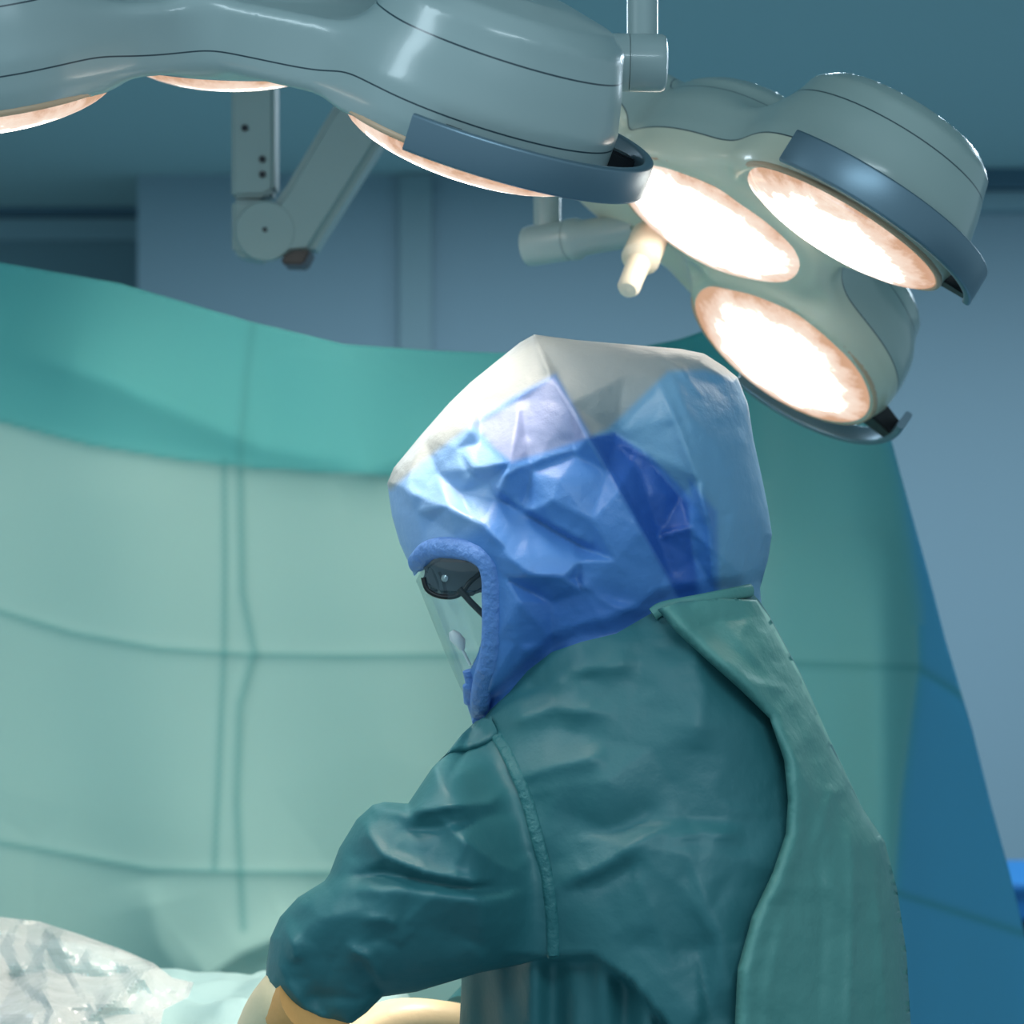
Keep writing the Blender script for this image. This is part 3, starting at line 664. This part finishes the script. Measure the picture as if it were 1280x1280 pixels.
# back panel lapping over the gown
PD = [(822, 762), (850, 752), (900, 748), (946, 750), (962, 772), (1000, 842), (1040, 930), (1078, 1010), (1106, 1052), (1121, 1110), (1133, 1190), (1139, 1290), (1155, 1500), (1178, 1740), (905, 1740), (908, 1500), (918, 1290), (922, 1210), (940, 1145), (966, 1090), (982, 1042), (985, 1000), (980, 950), (962, 898), (925, 862), (880, 822), (845, 790)]
PE = [(822, 762), (845, 790), (880, 822), (925, 862), (962, 898), (980, 950), (985, 1000), (982, 1042), (966, 1090), (940, 1145), (922, 1210), (918, 1290), (908, 1500), (905, 1740)]
def panel_front(x, y):
    d, _ = pdist(PE, x, y); w = gw(x, y); m = sstep(.0, .06, w)
    lift = .016+.016*np.exp(-((d-12)/16)**2)-.010*np.exp(-(d/5)**2)
    lift += (facets(x, y, 800, 700, 1200, 1800, 52, .006, 41)+facets(x, y, 800, 700, 1200, 1800, 24, .0022, 42))
    lift += ridges(x, y, [([(870, 800), (930, 850), (1000, 960), (1040, 1060)], 10, .008), ([(1060, 1000), (1066, 1100), (1060, 1300), (1060, 1700)], 6, .008),
        ([(1090, 1060), (1100, 1150), (1108, 1300)], 6, .007), ([(1010, 1080), (1040, 990), (1060, 985)], 7, .007), ([(985, 1120), (960, 1230), (950, 1400)], 14, .012),
        ([(900, 775), (960, 840), (985, 890)], 7, .006), ([(860, 790), (900, 775), (940, 770)], 8, -.006), ([(1020, 1050), (1030, 1150), (1020, 1300)], 9, -.008), ([(930, 850), (980, 862), (1000, 890)], 6, .006)])
    return w+.006+m*lift
shell('back_panel', M_gown2, PD, 5, Y0, panel_front, None, person, thick=.002)
def on(fn, pts, Yc=Y0, off=0, n=8):
    sp = smooth_path(pts, n); out = []
    for p in sp:
        w = float(fn(np.array([p[0]]), np.array([p[1]]))[0])+off; out.append(P(p[0], p[1], Yc-w))
    return out
tube('collar', M_gown2, on(gown_front, [(816, 768), (830, 760), (870, 752), (905, 745), (938, 738)], off=.008), .007, person, 12, (1, .6))
M_seam = cloth('seam_tape', (52, 116, 120), .5, .1, (120, .8, .004), .4)
# sleeve -----------------------------------------------------------
SO = [(606, 903), (575, 925), (540, 960), (509, 1006), (480, 1003), (466, 1006), (446, 1024), (424, 1060), (412, 1092), (405, 1102), (372, 1122), (350, 1146), (338, 1172), (333, 1205), (332, 1228), (343, 1258), (358, 1274), (372, 1290), (440, 1290), (478, 1246), (520, 1240), (600, 1216), (650, 1206), (692, 1194), (760, 1150), (800, 1050), (760, 950), (690, 890), (640, 885)]
sw = Inflate(SO, .125, 7, 2500)
SD = [(606, 903), (575, 925), (540, 960), (509, 1006), (480, 1003), (466, 1006), (446, 1024), (424, 1060), (412, 1092), (405, 1102), (372, 1122), (350, 1146), (338, 1172), (333, 1205), (332, 1228), (343, 1258), (358, 1272), (400, 1278), (440, 1279), (458, 1266), (478, 1246), (520, 1240), (560, 1228), (600, 1216), (650, 1206), (692, 1194), (690, 1150), (684, 1100), (672, 1050), (655, 990), (630, 935), (612, 905)]
SEAM = [(610, 904), (630, 935), (655, 990), (672, 1050), (684, 1100), (690, 1150), (692, 1196)]
YS = 2.40
def sleeve_front(x, y):
    w = sw(x, y); m = sstep(.008, .07, w)
    w = w+m*(facets(x, y, 300, 860, 720, 1320, 62, .010, 51)+facets(x, y, 300, 860, 720, 1320, 27, .0034, 52))
    w += m*ridges(x, y, [([(470, 1010), (510, 1016), (560, 1008), (612, 1004), (645, 972)], 7, .017), ([(490, 1040), (550, 1034), (620, 1020), (660, 1008)], 12, -.014),
        ([(455, 1018), (462, 1045), (478, 1068), (530, 1090), (590, 1102), (630, 1098)], 8, .016), ([(540, 1016), (580, 1050), (620, 1080), (668, 1098)], 9, .012),
        ([(415, 1098), (480, 1092), (560, 1106), (620, 1112), (684, 1102)], 9, -.020), ([(410, 1112), (500, 1112), (600, 1128), (680, 1120)], 14, .012),
        ([(352, 1150), (366, 1180), (372, 1205)], 7, .010), ([(342, 1190), (360, 1230), (380, 1260), (420, 1276)], 6, .009), ([(430, 1180), (460, 1198), (480, 1235)], 7, .012),
        ([(445, 1200), (470, 1225), (478, 1245)], 9, -.012), ([(450, 1150), (480, 1148), (500, 1158)], 7, .006), ([(372, 1248), (420, 1246), (470, 1254)], 10, -.008),
        ([(540, 1170), (600, 1180), (660, 1170)], 18, -.006), ([(560, 975), (600, 958), (625, 950)], 9, .008), ([(395, 1110), (380, 1130), (362, 1142)], 5, .006)])
    Ys = YS-w; d, t = pdist(SEAM, x, y); Yg = Y0-gown_front(x, y)-.004; k = sstep(95, 0, d)
    # smoothly join the gown at the raglan seam, the armpit end stays full
    return Y0-(Ys*(1-k)+Yg*k)
def sleeve_back(x, y):
    w = sw(x, y); fr = sleeve_front(x, y); return np.maximum(-(Y0-YS)+w*.9, -fr+.0)
def sleeve():
    v, f = domain(SD, 4.5, None, 4.5, (1.0, 2.6, 5.2)); x, y = v[:, 0], v[:, 1]; fr = sleeve_front(x, y); V = np.stack([(x-640)/F*(Y0-fr), Y0-fr, CAMZ+(640-y)/F*(Y0-fr)], 1)
    bk = Y0+sleeve_back(x, y); V2 = np.stack([(x-640)/F*YS, bk, CAMZ+(640-y)/F*YS], 1); n = len(V); kk = sstep(.004, .02, sw(x, y))[:, None]; bd_ = (sdist(SD, x, y) < .3)[:, None]; V2 = V*(1-kk)+V2*kk; V2[:, 1] = np.maximum(V2[:, 1], V[:, 1])
    g = [tuple(t) for t in f]; fs = [(a, c, b) for a, b, c in g]+[(a+n, b+n, c+n) for a, b, c in g]
    me = mesh('sleeve', np.concatenate([V, V2]), fs); bm = bmesh.new(); bm.from_mesh(me); bmesh.ops.remove_doubles(bm, verts=bm.verts[:], dist=.001)
    bmesh.ops.recalc_face_normals(bm, faces=bm.faces); bm.to_mesh(me); bm.free()
    link('sleeve', me, M_gown, person)
sleeve()
tube('sleeve_seam', M_seam, on(sleeve_front, SEAM, off=-.0015), .0048, person, 12, (1.3, .5))
def rsleeve(): # the far arm's sleeve, behind the body
    tube('sleeve', M_gown, smooth_path([P(790, 930, 2.70), P(725, 1090, 2.78), P(655, 1240, 2.80), P(610, 1300, 2.76)], 6), [.085]*6+[.08]*6+[.065]*7, person, 24)
rsleeve()
# gloves -----------------------------------------------------------
tube('inner_cuff', plain('ochre_undersleeve', (218, 158, 92), .55, bs=(120, .4, .002, 3)), [P(396, 1250, 2.365), P(384, 1264, 2.38), P(376, 1272, 2.39)], [.040, .0405, .0395], person, 28)
M_glove = plain('latex_glove', (240, 216, 174), .42, bs=(90, .3, .002, 3))
def glove(cuff, palm, fdir, spread, r0, side):
    """ribbed cuff into palm, four bent fingers and a thumb, as one skinned mesh"""
    me = bpy.data.meshes.new('glove'); V = [tuple(p) for p, _ in cuff]; rad = [r for _, r in cuff]; E = [(i, i+1) for i in range(len(cuff)-1)]
    w = len(V)-1; fd = Vector(fdir).normalized(); sp = Vector(spread).normalized(); dn = Vector((0, 0, -1)); b = Vector(palm)
    V.append(tuple(b)); rad.append(.026); E.append((w, len(V)-1)); pi = len(V)-1
    for k, L in enumerate((.070, .078, .074, .058)):
        q = b+sp*(.027-.018*k)+fd*.035; V.append(tuple(q)); rad.append(.0105); E.append((pi, len(V)-1))
        for s_, dz in ((.42, .004), (.75, .022), (1.0, .042)):
            V.append(tuple(q+fd*L*s_+dn*dz*.8)); rad.append(.0088); E.append((len(V)-2, len(V)-1))
    q = b+sp*.032-fd*.01; V.append(tuple(q)); rad.append(.012); E.append((pi, len(V)-1))
    V.append(tuple(q+sp*.02+fd*.025+dn*.008)); rad.append(.0105); E.append((len(V)-2, len(V)-1)); V.append(tuple(q+sp*.024+fd*.052+dn*.02)); rad.append(.0095); E.append((len(V)-2, len(V)-1))
    me.from_pydata(V, E, []); me.update(); o = bpy.data.objects.new('glove', me); C.objects.link(o); o.parent = person; o.location = -person.location
    o.modifiers.new('skin', 'SKIN').use_smooth_shade = True; sv = me.skin_vertices[0].data
    for i, r in enumerate(rad): sv[i].radius = (r, r); sv[i].use_root = (i == 0)
    sb = o.modifiers.new('sub', 'SUBSURF'); sb.levels = 2; sb.render_levels = 3; me.materials.append(M_glove); return o
glove([(P(385, 1235, 2.37), .041), (P(362, 1256, 2.40), .041), (P(340, 1283, 2.44), .038), (P(326, 1306, 2.46), .031)], P(310, 1336, 2.49), (-.55, .5, -.35), (.35, .6, .1), .035, 1)
glove([(P(640, 1300, 2.74), .034), (P(560, 1288, 2.71), .035), (P(500, 1281, 2.68), .036), (P(465, 1292, 2.66), .032), (P(440, 1312, 2.64), .028)], P(415, 1322, 2.62), (-.8, -.1, -.3), (.1, -.8, .1), .033, -1)
# hood -------------------------------------------------------------
HO = [(484, 604), (492, 585), (525, 545), (562, 503), (588, 478), (620, 452), (650, 428), (668, 418), (682, 420), (720, 425), (790, 431), (850, 436), (880, 442), (905, 458), (922, 472), (935, 505), (942, 550), (952, 595), (960, 635), (965, 668), (960, 700), (950, 735), (955, 790), (900, 870), (780, 930), (680, 935), (606, 906),
      (588, 885), (572, 852), (556, 815), (540, 775), (524, 735), (512, 706), (500, 680), (490, 645)]
hw = Inflate(HO, .150, 6, 3000, .5)
HOLE = [(520, 726), (526, 710), (534, 702), (544, 697), (565, 698), (590, 702), (601, 712), (603, 740), (605, 770), (603, 800), (596, 822), (588, 838), (582, 873), (572, 852), (556, 815), (540, 775), (524, 735)]
HCUT = [(510, 730), (526, 710), (534, 702), (544, 697), (565, 698), (590, 702), (601, 712), (603, 740), (605, 770), (603, 800), (596, 822), (588, 838), (580, 880), (562, 855), (546, 818), (530, 778)]
HC = [  # hand-placed crumple facets of the near side: px, py, push towards the viewer in mm
 (484,604,0),(530,545,2),(590,478,-2),(668,418,4),(760,428,-2),(850,436,3),(922,472,0),(942,550,2),(962,650,0),(950,735,-2),(500,680,0),(515,706,2),
 (505,610,9),(560,632,8),(606,655,6),(545,590,-6),(588,535,8),(600,555,-4),(571,560,5),(595,585,10),(612,606,-8),(638,578,9),(690,472,10),(712,505,7),(732,548,12),(650,500,1),
 (668,420,10),(700,470,2),(640,450,3),(600,500,-5),(625,612,7),(680,632,3),(742,690,-8),(700,668,-10),(655,640,-10),(620,622,-7),(640,700,13),(690,696,3),(725,702,2),(610,650,4),(705,722,10),
 (665,740,-4),(662,718,15),(650,752,12),(630,722,4),(645,805,3),(690,800,-6),(700,830,-2),(730,740,-3),(760,790,4),(810,755,-8),(690,755,-8),(720,725,-6),(770,700,5),(800,668,9),(770,620,8),(740,650,6),(700,600,5),(720,570,-4),(665,590,-3),(690,625,6),
 (835,720,-6),(800,560,-12),(770,540,-14),(850,620,-14),(830,660,-10),(870,700,-12),(822,672,-3),(860,660,-2),(760,590,-4),(880,600,8),(892,740,-6),(860,520,10),(840,470,6),(900,560,10),(920,640,8),(935,690,2),(905,700,7),(870,450,8),(895,480,-3),(780,470,2),(740,450,0),
 (620,800,4),(616,850,6),(606,900,0),(640,850,-5),(605,690,6),(570,672,3),(530,680,2),(540,650,-5),(520,640,2),(575,615,-9),(590,650,4)]
def hc_interp():
    pts = [Vector((a, b)) for a, b, _ in HC]+[Vector(p) for p in ((400, 350), (1050, 350), (1050, 1000), (400, 1000))]; hs = [c for *_, c in HC]+[0]*4
    v, e, f, ov, *_ = delaunay_2d_cdt(pts, [], [], 0, 1e-6); hh = [hs[o[0]] if o else 0 for o in ov]; return v, f, hh
HV = hc_interp()
def hand_facets(x, y):
    v, f, hh = HV; out = np.zeros(x.shape)
    for t in f:
        a, b, c = [v[i] for i in t]; D = (b.y-c.y)*(a.x-c.x)+(c.x-b.x)*(a.y-c.y)
        if abs(D) < 1e-9: continue
        l1 = ((b.y-c.y)*(x-c.x)+(c.x-b.x)*(y-c.y))/D; l2 = ((c.y-a.y)*(x-c.x)+(a.x-c.x)*(y-c.y))/D; l3 = 1-l1-l2
        k = (l1 > -1e-6) & (l2 > -1e-6) & (l3 > -1e-6); out = np.where(k, l1*hh[t[0]]+l2*hh[t[1]]+l3*hh[t[2]], out)
    return out*.001
NECK = [(540, 960), (600, 904), (612, 888), (636, 866), (660, 838), (690, 815), (728, 802), (770, 792), (815, 766), (822, 758), (880, 748), (938, 738), (1000, 725)]
def hood_front(x, y):
    w = hw(x, y); m = sstep(.008, .06, w)
    w = w+m*(hand_facets(x, y)*1.5+facets(x, y, 460, 400, 1000, 960, 40, .0020, 61)+facets(x, y, 460, 400, 1000, 960, 12, .0006, 62))
    w += m*ridges(x, y, [([(612, 606), (650, 585), (690, 570), (740, 556)], 4, .004), ([(690, 470), (715, 510), (735, 545), (790, 640), (845, 740)], 4, .006), ([(592, 530), (640, 500), (692, 470)], 4, .004),
        ([(668, 420), (690, 470)], 5, .006), ([(735, 545), (790, 560), (840, 590)], 4, .004), ([(820, 672), (850, 662), (872, 660)], 3, .004), ([(700, 712), (770, 760), (830, 765)], 6, .005),
        ([(870, 600), (888, 660), (892, 740)], 6, .010), ([(820, 470), (850, 540), (880, 620), (890, 680)], 9, .010), ([(815, 440), (850, 460), (880, 500)], 4, .005), ([(830, 436), (880, 455), (915, 478)], 4, .005),
        ([(745, 520), (800, 590), (830, 690), (850, 750)], 12, -.010), ([(655, 640), (700, 668), (745, 694)], 6, -.010), ([(640, 625), (690, 655), (745, 684)], 7, .010),
        ([(572, 555), (586, 590), (612, 606)], 5, -.006), ([(490, 606), (540, 628), (600, 655), (640, 690)], 8, .006)])
    fy = np.interp(x, [p[0] for p in NECK], [p[1] for p in NECK]); k = sstep(-26, 4, y-fy)
    return np.where(k > 0, w*(1-k)+np.minimum(w, gown_front(x, y)-.012)*k, w)
def soft(poly, x, y, e=4): return sstep(-e, e, sdist(poly, x, y))
def hood_col(x, y):
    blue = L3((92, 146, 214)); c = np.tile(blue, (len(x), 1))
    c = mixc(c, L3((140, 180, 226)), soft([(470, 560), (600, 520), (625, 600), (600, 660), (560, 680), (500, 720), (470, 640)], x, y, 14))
    c = mixc(c, L3((48, 98, 180)), soft([(736, 546), (768, 540), (810, 572), (860, 630), (868, 700), (880, 752), (850, 752), (800, 660)], x, y, 4))   # inner net panel, pleat shade painted into the blue
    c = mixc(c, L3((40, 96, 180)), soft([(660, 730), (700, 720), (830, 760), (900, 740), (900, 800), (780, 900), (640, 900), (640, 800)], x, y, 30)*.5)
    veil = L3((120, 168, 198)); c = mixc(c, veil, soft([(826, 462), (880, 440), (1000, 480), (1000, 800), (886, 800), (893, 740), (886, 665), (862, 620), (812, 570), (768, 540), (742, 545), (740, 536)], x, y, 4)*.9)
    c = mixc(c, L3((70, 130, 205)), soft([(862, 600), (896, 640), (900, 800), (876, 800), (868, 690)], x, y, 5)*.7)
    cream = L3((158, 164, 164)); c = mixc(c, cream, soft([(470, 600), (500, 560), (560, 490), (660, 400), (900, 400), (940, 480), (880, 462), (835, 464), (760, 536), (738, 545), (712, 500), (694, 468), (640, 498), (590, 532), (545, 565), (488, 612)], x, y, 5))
    c = mixc(c, L3((164, 170, 206)), soft([(594, 532), (692, 472), (714, 506), (734, 547), (690, 562), (640, 577), (618, 560)], x, y, 4)*.9)  # lit patch: pink-lilac light painted into the hood colour
    return c
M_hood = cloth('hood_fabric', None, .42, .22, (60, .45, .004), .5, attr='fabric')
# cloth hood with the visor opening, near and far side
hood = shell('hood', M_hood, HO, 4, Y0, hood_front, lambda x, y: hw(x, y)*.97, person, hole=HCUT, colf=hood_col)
def visor_mat():
    m, nt, b = newmat('clear_visor'); out = nt.nodes['Material Output']
    t = nt.nodes.new('ShaderNodeBsdfTransparent'); t.inputs[0].default_value = (.955, .975, .98, 1); g = nt.nodes.new('ShaderNodeBsdfGlossy'); g.inputs['Roughness'].default_value = .04
    lw = nt.nodes.new('ShaderNodeLayerWeight'); lw.inputs[0].default_value = .25; mr = nt.nodes.new('ShaderNodeMapRange')
    mr.inputs['To Min'].default_value = .04; mr.inputs['To Max'].default_value = .5; nt.links.new(lw.outputs['Facing'], mr.inputs['Value'])
    mx = nt.nodes.new('ShaderNodeMixShader'); nt.links.new(mr.outputs[0], mx.inputs[0]); nt.links.new(t.outputs[0], mx.inputs[1]); nt.links.new(g.outputs[0], mx.inputs[2]); nt.links.new(mx.outputs[0], out.inputs[0]); return m
shell('visor', visor_mat(), HOLE, 5, Y0, lambda x, y: hw(x, y)-.002, lambda x, y: hw(x, y)*.97-.002, person)
M_rimc = cloth('visor_band_fabric', (112, 156, 222), .5, .2, (110, .8, .005), .45)
rim = [(516, 712), (524, 700), (536, 688), (558, 684), (585, 688), (606, 700), (614, 720), (615, 750), (615, 790), (612, 820), (604, 850), (600, 880), (602, 900)]
tube('visor_band', M_rimc, on(hood_front, rim, off=.000, n=6), [.003, .005, .007, .009]+[.0105]*69, person, 16, (1.0, .6))
tube('visor_band_tab', M_rimc, on(hood_front, [(586, 838), (590, 856), (592, 880), (598, 898)], off=-.001), [.006]*8+[.009]*8+[.006]*9, person, 14, (1.1, .6))
# dark glasses and the small microphone behind the visor
M_glass = plain('dark_glasses', (62, 80, 88), .18, bs=None, coat=.6)
gl = prism('glasses', M_glass, [(526, 716), (533, 703), (546, 695), (585, 696), (612, 700), (612, 735), (598, 745), (566, 746), (546, 745), (532, 736)], 2.49, 2.63, person, .006)
tube('glasses_frame', M_black, [P(x, y, 2.485) for x, y in smooth_path([(529, 722), (534, 737), (548, 745), (566, 746), (578, 740), (588, 727), (602, 716)], 4)], .0026, gl, 8)
tube('glasses_temple', M_black, [P(574, 736, 2.48), P(588, 752, 2.478), P(606, 770, 2.48)], .0034, gl, 10)
lathe('glasses_glint', plain('glint_metal', (190, 205, 205), .2, .6), P(556, 723, 2.4885), (0, -1, 0), [(0, 0), (.0042, 0), (.0035, .002), (0, .003)], gl, 16)  # small round reflection on the glasses, added as a pale disc
mic = tube('microphone', plain('white_plastic', (225, 235, 238), .4), [P(564, 789, 2.53), P(568, 795, 2.53), P(575, 803, 2.53), P(578, 812, 2.53)], [.003, .0065, .0065, .003], person, 12)
tube('microphone_stem', plain('stem_plastic', (205, 222, 225), .4), [P(577, 810, 2.53), P(582, 820, 2.53), P(588, 832, 2.53)], .0016, mic, 8)
# ------------------------------------------------------------------ light and camera
def area(name, loc, size, power, col, rot=(0, 0, 0)):
    L = bpy.data.lights.new(name, 'AREA'); L.shape = 'RECTANGLE'; L.size, L.size_y = size; L.energy = power; L.color = col
    o = bpy.data.objects.new(name, L); C.objects.link(o); o.location = loc; o.rotation_euler = rot; return o
area('fill_light', (.6, .4, 2.6), (1.2, .6), 30, (.72, .90, 1.0))  # unseen fill lights, added to brighten the scene
area('fill_light', (-1.6, 1.6, 2.62), (1.2, .6), 20, (.70, .90, 1.0))
for lx, ly in ((1.2, 5.2), (-1.2, 5.2), (2.6, 6.6), (0, 6.6)): area('fill_light', (lx, ly, 2.62), (1.2, .6), 45, (.72, .88, 1.0))  # unseen fill added for the back wall and the drape's glow
w = bpy.data.worlds.new('ambient_fill'); bpy.context.scene.world = w; w.use_nodes = True
w.node_tree.nodes['Background'].inputs[0].default_value = (.39, .59, .68, 1); w.node_tree.nodes['Background'].inputs[1].default_value = .72  # teal ambient fill, let in through the open room
cam = bpy.data.cameras.new('camera'); co = bpy.data.objects.new('camera', cam); C.objects.link(co); bpy.context.scene.camera = co
co.location = (0, 0, CAMZ); co.rotation_euler = (R(90), 0, 0); cam.sensor_width = 36; cam.lens = F/1280*36; cam.clip_end = 60
cam.dof.use_dof = True; cam.dof.focus_distance = 2.42; cam.dof.aperture_fstop = 6.3
sc = bpy.context.scene; sc.view_settings.view_transform = 'Standard'; sc.view_settings.look = 'None'; sc.view_settings.exposure = 0; sc.view_settings.gamma = 1
sc.view_settings.use_curve_mapping = False
